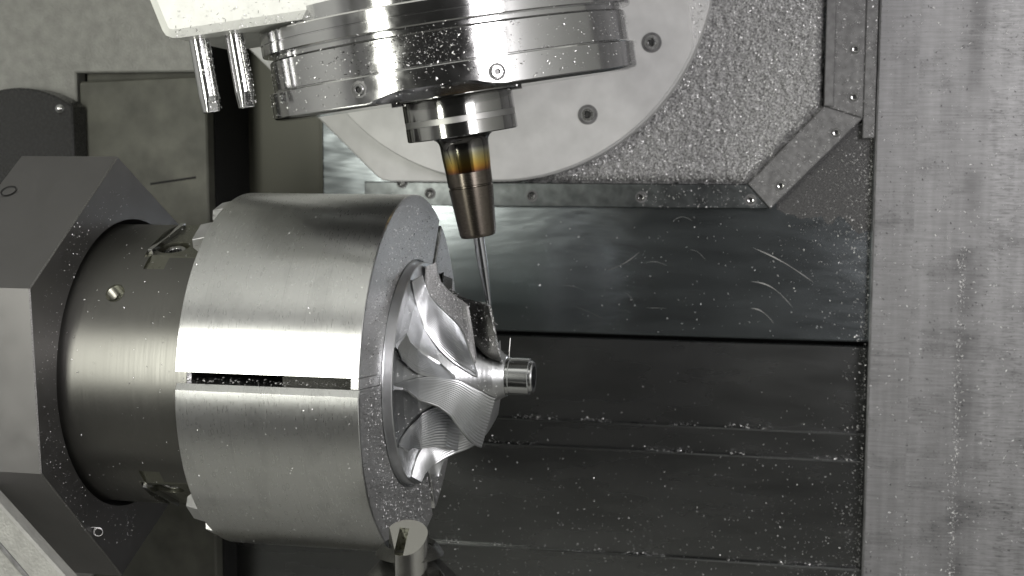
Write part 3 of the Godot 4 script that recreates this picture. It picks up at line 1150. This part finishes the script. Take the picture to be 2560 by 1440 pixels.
	var dp := PackedVector2Array()
	for i in 33:
		var x := lerpf(0.196, 0.2622, i / 32.0)
		dp.append(Vector2(x - 0.05, 0.0815 - 0.012 * (i / 32.0) + 0.009 * dn.get_noise_1d(x) + 0.0118))
	dp.append(Vector2(0.2122, 0.2))
	dp.append(Vector2(0.1460, 0.2))
	extrude(dust, dp, -0.001, 0.0003)
	part("dried_dust", dust.commit(), M.dust, sh)
	var sr := RandomNumberGenerator.new()
	sr.seed = 3
	var marks := []
	for k in 7:
		marks.append([[1], sr.randf_range(0.03, 0.24), sr.randf_range(-0.005, 0.075), sr.randf_range(0.006, 0.022), sr.randf_range(-0.012, 0.006), sr.randf_range(-0.002, 0.003)])
	marks.append_array([[[0], 0.1800, 0.0545, 0.0430, -0.0240, 0.002], [[0], 0.1790, 0.0300, 0.0300, -0.0180, 0.005], [[0], 0.1790, 0.0105, 0.0170, -0.0105, 0.003], [[0], 0.0740, 0.0360, 0.0240, 0.0140, -0.002]])
	for q in marks:
		var sc := begin()
		var P := []
		for i in 13:
			var f := i / 12.0
			var p := Vector3(q[1] + q[3] * f - 0.05, q[2] + q[4] * f + q[5] * sin(f * PI) + 0.0118, 0.00025)
			var w: float = (0.0004 if q[0][0] == 0 else 0.00010) * sin(f * PI) * (0.6 + 0.4 * sin(f * 9.0 + q[1] * 100.0)) + 0.00004
			P.append(PackedVector3Array([p + Vector3(0, w, 0), p - Vector3(0, w, 0)]))
		grid(sc, P)
		part("scratch", sc.commit(), M.flange_band, sh)
	# telescopic covers below, one above the other
	var ys := [[-0.0165, -0.0815, -0.272], [-0.0805, -0.1015, -0.268], [-0.1000, -0.1805, -0.264], [-0.1795, -0.30, -0.260]]
	var names := ["uppermost way cover, a dark plate right below the black gap", "narrow dark way cover strip, second below the black gap", "third dark way cover, chip-strewn, above the lowest one", "lowest dark way cover, bearing most of the chips"]
	for k in 4:
		var w := thing("way_cover", names[k], "machine cover", Transform3D(Basis(), Vector3(0.0, ys[k][1], ys[k][2])), "stacked dark way covers behind the impeller")
		part("cover_plate", slab(-0.247, 0.0, -0.0035, 0.30, ys[k][0] - ys[k][1], 0.0, 0.0009), M.lower, w)
	# column cover on the right
	var col := thing("column_cover", "tall light grey brushed sheet column at the right edge, smeared with coolant", "machine cover", Transform3D(Basis(), Vector3(0.45, -0.5, -0.26)))
	part("column_sheet", slab(0.2625 - 0.45, 0.0, 0.0, 0.76 - 0.45, 1.2, 0.012, 0.0012), M.column, col)
	# left: olive wall beyond a black gap
	var ol := thing("sliding_door", "dim olive sheet wall between the black gap and the stainless sheet", "panel", Transform3D(Basis(), Vector3(-0.2, -0.5, -0.34)))
	part("door_sheet", slab(-0.0485, 0.0, 0.0, 0.0515, 1.15, 0.04, 0.001), M.olive, ol)
	part("door_edge", slab(0.0375, 0.4, 0.0395, 0.0405, 1.15, 0.0425, 0.0005), M.olive, ol)

func make_left() -> void:
	var w := thing("side_panel", "light grey painted side panel with a recess, filling the upper left", "panel", Transform3D(Basis(), Vector3(-0.33, -0.55, -0.28)))
	var o := Vector3(-0.33, -0.55, -0.28)
	# the panel is built round its recess
	var ps := begin()
	extrude(ps, poly([[-0.76, -0.55], [-0.3290, -0.55], [-0.3290, 0.1818], [-0.2245, 0.1818], [-0.2245, 0.62], [-0.76, 0.62]]), 0.045, 0.06, 0.0012, Transform3D(Basis(), -Vector3(o.x, o.y, 0.0)))
	part("panel_sheet", ps.commit(), M.wall_paint, w)
	part("gap_shade", slab(-0.2250 - o.x, -0.55 - o.y, -0.06, -0.2235 - o.x, 0.62 - o.y, 0.044, 0.0002), M.black, w)  # black sheet added to stand in for the darkness of the gap
	part("recess_back", slab(-0.3285 - o.x, -0.55 - o.y, 0.03, -0.2253 - o.x, 0.1900 - o.y, 0.0448, 0.001), M.hatch, w)
	var h := begin()
	extrude(h, poly([[-0.3275, -0.50], [-0.2237, -0.50], [-0.2237, 0.176], [-0.2330, 0.1785], [-0.3255, 0.1752], [-0.3275, 0.1735]]), 0.0455, 0.0585, 0.0012, Transform3D(Basis(), -Vector3(o.x, o.y, 0.0)))
	var hp := part("access_plate", h.commit(), M.hatch, w)
	part("slit", slab(-0.0190, -0.0008, 0.0, 0.0190, 0.0008, 0.0588, 0.0003), M.black, hp, Transform3D(Basis(Vector3.BACK, 0.14), Vector3(-0.2520 - o.x, 0.1005 - o.y, 0)))
	# rounded cover with a domed bolt
	var c := thing("rounded_cover", "dark rounded cover with a domed bolt at the left edge", "machine cover", Transform3D(Basis(), Vector3(-0.3655, 0.1, -0.22)))
	var pts := PackedVector2Array()
	for i in 33:
		var a := lerpf(deg_to_rad(55.0), deg_to_rad(125.0), i / 32.0)
		pts.append(Vector2(cos(a) * 0.0770, sin(a) * 0.077 - 0.0072))
	pts.append(Vector2(-0.0442, -0.2))
	pts.append(Vector2(0.0442, -0.2))
	var st := begin()
	extrude(st, pts, 0.0, 0.02, 0.0012)
	part("cover_shell", st.commit(), M.cover, c)
	part("dome_bolt", turned([[0.0, 0.0032], [0.0016, 0.0029], [0.0030, 0.0020], [0.0038, 0.0006], [0.0042, -0.001]], 32, Transform3D(Basis(Vector3(1, 0, 0), Vector3(0, 0, 1), Vector3(0, -1, 0)), Vector3(0.0341, 0.0541, 0.0202)), 60.0), M.nozzle, c)
	# pale sloping bed cover in the lower left corner
	var b := thing("bed_cover", "pale painted sloping bed cover with a seam, in the lower left corner", "machine cover", Transform3D(Basis(), Vector3(-0.25, -0.2, 0.09)))
	var q0 := begin()
	extrude(q0, poly([[-0.06, 0.2516], [0.0524, 0.1390], [0.088, 0.1030], [0.15, 0.0403], [0.10, -0.05], [-0.4, -0.05], [-0.4, 0.2516]]), 0.0, 0.01, 0.0012)
	part("bed_sheet", q0.commit(), M.wall_paint, b)
	var q1 := begin()
	extrude(q1, poly([[-0.06, 0.227], [0.0514, 0.1156], [0.0648, 0.1014], [0.15, 0.011], [0.1522, 0.013], [0.0667, 0.1031], [0.0532, 0.1174], [-0.058, 0.2287]]), 0.0095, 0.0112, 0.0004)
	part("seam_strip", q1.commit(), M.frame, b)

func make_lower_tool() -> void:
	var t := thing("lower_tool", "upright steel bar with a slanted slotted end, below the chuck jaws", "tool", Transform3D(Basis(), Vector3(0.0305, -0.0505, 0.12)))
	var body := CSGCombiner3D.new()
	hang(body, "tool_bar", t)
	var cyl := CSGCylinder3D.new()
	cyl.radius = 0.0099
	cyl.height = 0.2
	cyl.sides = 64
	cyl.material = M.bar
	cyl.position = Vector3(0, -0.1055, 0)
	hang(cyl, "round_bar", body)
	var dome := CSGSphere3D.new()
	dome.radius = 0.0099
	dome.radial_segments = 64
	dome.rings = 24
	dome.material = M.bar
	dome.transform = Transform3D(Basis().scaled(Vector3(1, 0.6, 1)), Vector3(0, -0.0057, 0))
	hang(dome, "bar_dome", body)
	for q in [[Vector3(0.05, 0.74, 0.67), Vector3(0, -0.0046, 0), 0.06], [Vector3(-0.86, 0.0, 0.5), Vector3(-0.0066, -0.05, 0.0038), 0.4]]:
		var n: Vector3 = q[0].normalized()
		var b := CSGBox3D.new()
		b.operation = CSGShape3D.OPERATION_SUBTRACTION
		b.material = M.probe if q[2] < 0.1 else M.bar
		b.size = Vector3(q[2], 0.03, q[2])
		var s := n.cross(Vector3(0.1, 0.3, -0.9)).normalized()
		b.transform = Transform3D(Basis(s, n, s.cross(n)), q[1] + n * 0.015)
		hang(b, "ground_flat", body)
	var sl := CSGBox3D.new()
	sl.operation = CSGShape3D.OPERATION_SUBTRACTION
	sl.material = M.guide
	sl.size = Vector3(0.0046, 0.0105, 0.02)
	sl.position = Vector3(-0.0018, -0.0085, 0.009)
	hang(sl, "slot", body)
	var n2 := thing("collet_nut", "dark conical collet nut around the upright bar at the bottom edge", "collet nut", Transform3D(Basis(), Vector3(0.0292, -0.089, 0.112)))
	var cone := CSGCombiner3D.new()
	cone.material_override = M.nut
	hang(cone, "nut_cone", n2)
	var cc := CSGCylinder3D.new()
	cc.cone = true
	cc.radius = 0.046
	cc.height = 0.05
	cc.sides = 72
	cc.material = M.cover
	cc.position = Vector3(0, 0.0075, 0)
	hang(cc, "cone", cone)
	for a in [25.0, 62.0, 150.0, 210.0]:
		var nb := CSGBox3D.new()
		nb.operation = CSGShape3D.OPERATION_SUBTRACTION
		nb.material = M.nozzle
		nb.size = Vector3(0.008, 0.02, 0.010)
		var ar := deg_to_rad(a)
		nb.transform = Transform3D(Basis(Vector3.UP, ar), Vector3(sin(ar) * 0.021, 0.010, cos(ar) * 0.021))
		hang(nb, "spanner_notch", cone)
	part("nut_rim", turned([[0.0105, 0.024], [0.0122, 0.0255], [0.0142, 0.0240], [0.0165, 0.0205]], 64), M.nut, n2)

# ---------------------------------------------------------------- the closed machine room
func make_room() -> void:
	var w := 0.02
	setting("floor", slab(-0.8, -0.60, -0.4, 0.8, -0.55, 1.25, 0.001), M.room_floor, "grey machine floor")
	setting("ceiling", slab(-0.8, 0.62, -0.4, 0.8, 0.66, 1.25, 0.001), M.room, "pale machine ceiling")
	setting("back_wall", slab(-0.8, -0.56, -0.40, 0.8, 0.63, -0.345, 0.001), M.black, "black back of the enclosure")
	setting("left_wall", slab(-0.80, -0.56, -0.4, -0.765, 0.63, 1.25, 0.001), M.room, "left enclosure wall")
	setting("right_wall", slab(0.765, -0.56, -0.4, 0.80, 0.63, 1.25, 0.001), M.room, "right enclosure wall")
	setting("front_wall", slab(-0.8, -0.56, 1.20, 0.8, 0.63, 1.25, 0.001), M.room_dark, "dark front door of the enclosure")

func scatter_chips() -> void:
	var tf := tool_frame()
	chips("chips clinging to the round steel spindle nose", 900, 0.0004, 0.0015, func():
		var a := rng.randf_range(-1.5, 1.5)
		var y := rng.randf_range(0.1195, 0.163)
		var r := 0.0985 if y < 0.131 or y > 0.1505 else 0.0960
		return [tf * Vector3(r * sin(a), y, r * cos(a)), tf.basis * Vector3(sin(a), 0, cos(a))])
	chips("chips stuck along the lower edge of the white spindle casting", 500, 0.0005, 0.0016, func():
		var x := rng.randf_range(-0.134, 0.0)
		var y := 0.1645 + 0.03 * pow(rng.randf(), 3.5)
		return [tf * Vector3(x, y, 0.0622), tf.basis * Vector3(0, 0, 1)], 2.2, 0.12)
	chips("dark slivers scattered on the white spindle casting", 420, 0.0005, 0.0017, func():
		var x := rng.randf_range(-0.134, 0.05)
		var y := 0.1650 + 0.05 * pow(rng.randf(), 2.2)
		return [tf * Vector3(x, y, 0.0622), tf.basis * Vector3(0, 0, 1)], 2.2, 0.08, M.chip_dark)
	for k in 2:
		chips(["pale grime of chips on the middle of the spindle nose", "dark grime on the middle of the spindle nose"][k], [500, 900][k], 0.0002, [0.0009, 0.0013][k], func():
			var a := rng.randfn(-0.12, 0.22)
			var y := rng.randf_range(0.1325, 0.1475) if rng.randf() < 0.75 else rng.randf_range(0.1195, 0.162)
			var r := 0.0985 if y < 0.131 or y > 0.1505 else 0.0960
			return [tf * Vector3(r * sin(a), y, r * cos(a)), tf.basis * Vector3(sin(a), 0, cos(a))], 1.4, 0.16, [M.chip_pale, M.chip_dark][k])
	chips("chips on the stepped right margin of the swivel disc", 420, 0.0005, 0.0018, func():
		var a := rng.randf_range(-0.62, 0.05)
		var r := rng.randf_range(0.131, 0.1515)
		var p := Vector2(cos(a), sin(a)) * r
		if p.x < 0.1352 - (p.y + 0.0275) * 0.133:
			return []
		return [Vector3(p.x - 0.0014, p.y + 0.2543, -0.2183), Vector3(0, 0, 1)])
	chips("chips clinging to the right flanks of the two coolant nozzles", 520, 0.0004, 0.0015, func():
		var q := -0.1264 if rng.randf() < 0.5 else -0.1080
		var a := rng.randf_range(0.1, 2.0)
		return [tf * Vector3(q + 0.0051 * sin(a), rng.randf_range(0.128, 0.164), 0.03 + 0.0051 * cos(a)), tf.basis * Vector3(sin(a), 0, cos(a))])
	for k in 2:
		chips(["fine pale chips spattered over the flat front faces of the jaws", "dark flecks between the pale chips on the jaw faces"][k], [2600, 900][k], 0.0004, [0.0015, 0.0012][k], func():
			var a := rng.randf_range(-PI, PI)
			var r := sqrt(rng.randf_range(0.065 * 0.065, 0.0985 * 0.0985))
			if rng.randf() < r * 60.0 - 4.9:
				return []
			return [Vector3(0.0004, r * sin(a), r * cos(a)), Vector3(1, 0, 0)], 2.0, 0.2, [M.chip_pale, M.chip_dark][k])
	chips("chips clotted on the two rough unfinished blades", 900, 0.0003, 0.0011, func():
		var k := 0 if rng.randf() < 0.6 else 1
		var m := rng.randf_range(0.15, 0.99)
		var f := pow(rng.randf(), 0.7)
		var p: Vector3 = rough_point(k, m, f)
		var n: Vector3 = (rough_point(k, m + 0.01, f) - p).cross(rough_point(k, m, f + 0.01) - p).normalized()
		if n.z < 0.0:
			n = -n
		var b := Basis(Vector3.RIGHT, deg_to_rad(-5.9))
		return [b * (p + n * (0.0017 if k == 0 else 0.0020)), b * n], 2.0, 0.2, M.chip_pale)
	chips("bright chips along the blade edge being cut", 160, 0.0004, 0.0012, func():
		var f := rng.randf()
		var b := Basis(Vector3.RIGHT, deg_to_rad(-5.9))
		return [b * (rough_point(1, 0.995, f) + Vector3(rng.randfn(0.0003, 0.0003), 0, 0.0012)), Vector3(0.7, 0, 0.7)], 2.0, 0.2, M.chip)
	chips("few chips lying on the shiny curved jaw surface", 260, 0.0004, 0.0011, func():
		var a := deg_to_rad(rng.randf_range(-80, 95))
		if absf(a - deg_to_rad(6.0)) < 0.06:
			return []
		return [Vector3(rng.randf_range(-0.096, -0.002), 0.1 * sin(a), 0.1 * cos(a)), Vector3(0, sin(a), cos(a))])
	chips("chips caught in the slot between the upper and lower jaw", 160, 0.0006, 0.0018, func():
		return [Vector3(rng.randf_range(-0.095, -0.002), rng.randf_range(0.0076, 0.0092), rng.randf_range(0.088, 0.099)), Vector3(0, 1, 0.2)])
	chips("sparse chips on the dark chuck body", 140, 0.0005, 0.0013, func():
		var a := deg_to_rad(rng.randf_range(-75, 80))
		return [Vector3(rng.randf_range(-0.170, -0.101), 0.0811 * sin(a), 0.0811 * cos(a)), Vector3(0, sin(a), cos(a))])
	var wf := Basis(Vector3.RIGHT, deg_to_rad(-5.9))
	chips("fine chips lying in the impeller's blade passages", 1300, 0.0003, 0.0010, func():
		var s := 0.0056 + 0.045 * pow(rng.randf(), 1.6)
		var r := table(HUB, s) + 0.0002
		var th := rng.randf_range(-90, 110)
		return [wf * wheel_point(s, r, th), wf * (wheel_point(0.0, 1.0, th) * 0.6 + Vector3(0.8, 0, 0))])
	chips("coarse chips sprayed on the stainless sheet, densest beside the column", 800, 0.0003, 0.0015, func():
		var x := 0.2605 - 0.25 * pow(rng.randf(), 5.0)
		return [Vector3(x, rng.randf_range(-0.010, 0.078) if x < 0.25 else rng.randf_range(-0.01, 0.23), -0.2595), Vector3(0, 0.2, 1)])
	chips("chips strewn over the dark way covers", 1700, 0.0003, 0.0014, func():
		var y := -0.02 - 0.2 * pow(rng.randf(), 0.4)
		var x := 0.2605 - 0.32 * pow(rng.randf(), 1.7)
		var z := -0.272 if y > -0.0815 else (-0.268 if y > -0.1015 else (-0.264 if y > -0.1805 else -0.26))
		return [Vector3(x, y, z + 0.0004), Vector3(0, 0.3, 1)])
	chips("rows of chips resting on the ledges of the dark way covers", 600, 0.0004, 0.0018, func():
		var k := rng.randi_range(0, 2)
		var y: float = [-0.0800, -0.0995, -0.1790][k]
		var x := rng.randf_range(-0.05, 0.26)
		if sin(x * 47.0 + k * 2.0) + sin(x * 111.0 + k) < 0.2:
			return []
		return [Vector3(x, y + absf(rng.randfn(0.0, 0.0014)), [-0.2690, -0.2650, -0.2610][k] + 0.001), Vector3(0, 0.9, 0.4)])
	for k in 2:
		chips(["pale chips stuck all over the light grey column", "dark chips and grime flecks on the light grey column"][k], [1300, 1300][k], 0.0003, [0.0016, 0.0015][k], func():
			var x := 0.2635 + 0.12 * rng.randf()
			return [Vector3(x, rng.randf_range(-0.19, 0.235), -0.2478), Vector3(0, 0.2, 1)], 1.6, 0.17, [M.chip_pale, M.chip_dark][k])
	chips("chips stuck along the overlap line of the column sheets", 520, 0.0004, 0.0016, func():
		return [Vector3(0.323 + rng.randfn(0.0, 0.0016), 0.06 - 0.25 * rng.randf(), -0.2472), Vector3(0, 0.2, 1)], 1.6, 0.2, M.chip_pale)
	chips("fine chips dusting the sheet below the recess frame corner", 900, 0.0003, 0.0012, func():
		var x := 0.262 - absf(rng.randfn(0.0, 0.026))
		var y := 0.075 + rng.randfn(0.025, 0.028)
		if y > 0.15 or y < 0.0 or x < 0.12 or (y - 0.0832) * 0.72 - (x - 0.1916) * 0.742 > -0.001 and y > 0.082 or y > 0.081 and x < 0.192:
			return []
		return [Vector3(x, y, -0.2594), Vector3(0, 0.2, 1)])
	chips("chips crusted in the corner between sheets and column", 900, 0.0004, 0.0017, func():
		var y := rng.randf_range(-0.18, 0.235)
		var lump := 0.35 + 0.65 * absf(sin(y * 31.0) * sin(y * 87.0 + 1.0))
		var x := 0.2612 - 0.022 * lump * pow(rng.randf(), 2.5)
		var z := -0.2508 if y > 0.133 and x > 0.2537 else -0.2594
		return [Vector3(x, y, z), Vector3(0, 0.2, 1)])
	chips("chips sprinkled over the recess frame strips", 700, 0.0005, 0.0015, func():
		var x := rng.randf_range(0.10, 0.2535)
		var y := rng.randf_range(0.083, 0.23)
		if x < 0.2268 and (y > 0.1008 and (y - 0.1008) * 0.68 - (x - 0.1756) * 0.735 > 0.0):
			return []
		if (y - 0.0832) * 0.72 - (x - 0.1916) * 0.742 < 0.0:
			return []
		return [Vector3(x, y, -0.2502), Vector3(0, 0.2, 1)])
	chips("sparse chips on the front and facets of the dark rotary head", 420, 0.0004, 0.0011, func():
		var a := deg_to_rad(rng.randf_range(-90, 90))
		var r := rng.randf_range(0.0845, 0.105)
		return [Vector3(-0.1718, r * sin(a), r * cos(a)), Vector3(1, 0, 0)])
	var cc := []
	for i in 60:
		var a := i * 0.24
		var r := 0.0026 - 0.00001 * i
		cc.append(Vector3(r * cos(a) + 0.00001 * i, r * sin(a), 0.00002 * i))
	for i in 12:
		cc.append(cc[59] + Vector3(-0.0004 * i, 0.0003 * i - 0.00002 * i * i, 0.0))
	var curl := thing("curled_chip", "single curled ring-shaped chip stuck below the chuck body", "metal chip", Transform3D(Basis(Vector3.UP, 0.5), Vector3(-0.1695, -0.0880, 0.0510)))
	part("chip_coil", wire(cc, 0.00018), M.chip, curl)

# ---------------------------------------------------------------- everything
func _ready() -> void:
	rng.seed = 7
	# camera
	var cam := Camera3D.new()
	cam.keep_aspect = Camera3D.KEEP_HEIGHT
	cam.fov = rad_to_deg(2.0 * atan(720.0 / 3316.0))
	cam.near = 0.02
	cam.far = 20.0
	cam.transform = Transform3D(Basis(Vector3(0.9791, 0.0025, -0.2032), Vector3(-0.0239, 0.9944, -0.1028), Vector3(0.2018, 0.1055, 0.9737)).orthonormalized(), Vector3(0.2035, 0.1263, 0.7118))
	var att := CameraAttributesPhysical.new()
	att.frustum_focal_length = 12.0 / tan(deg_to_rad(cam.fov) / 2.0)
	att.frustum_focus_distance = 0.70
	att.frustum_near = 0.02
	att.frustum_far = 20.0
	att.exposure_aperture = 18.0
	cam.attributes = att
	cam.name = "camera"
	add_child(cam)
	cam.current = true
	# surroundings: a closed, unlit machine interior
	var env := Environment.new()
	env.background_mode = Environment.BG_COLOR
	env.background_color = Color.BLACK
	env.tonemap_mode = Environment.TONE_MAPPER_LINEAR
	env.tonemap_exposure = 1.45
	env.sdfgi_enabled = true
	env.ssao_enabled = true
	env.ssil_enabled = true
	var we := WorldEnvironment.new()
	we.environment = env
	we.name = "environment"
	add_child(we)
	# the two work lamps, left beside the spindle and behind the operator's right
	lamp("work_lamp", "upright bar-shaped work lamp left of the operator door", Vector3(-0.33, 0.17, 0.80), Vector3(-0.03, 0.04, -0.05), Vector2(0.12, 0.46), 0.30, Color(1.0, 1.0, 0.955))
	lamp("work_lamp", "wide work lamp high on the right, near the operator door", Vector3(0.62, 0.27, 0.80), Vector3(0.0, 0.05, -0.1), Vector2(0.28, 0.30), 0.36, Color(1.0, 0.985, 0.99))
	make_materials()
	make_room()
	make_back()
	make_left()
	make_chuck_housing()
	await make_chuck()
	make_impeller()
	make_spindle()
	make_lower_tool()
	scatter_chips()
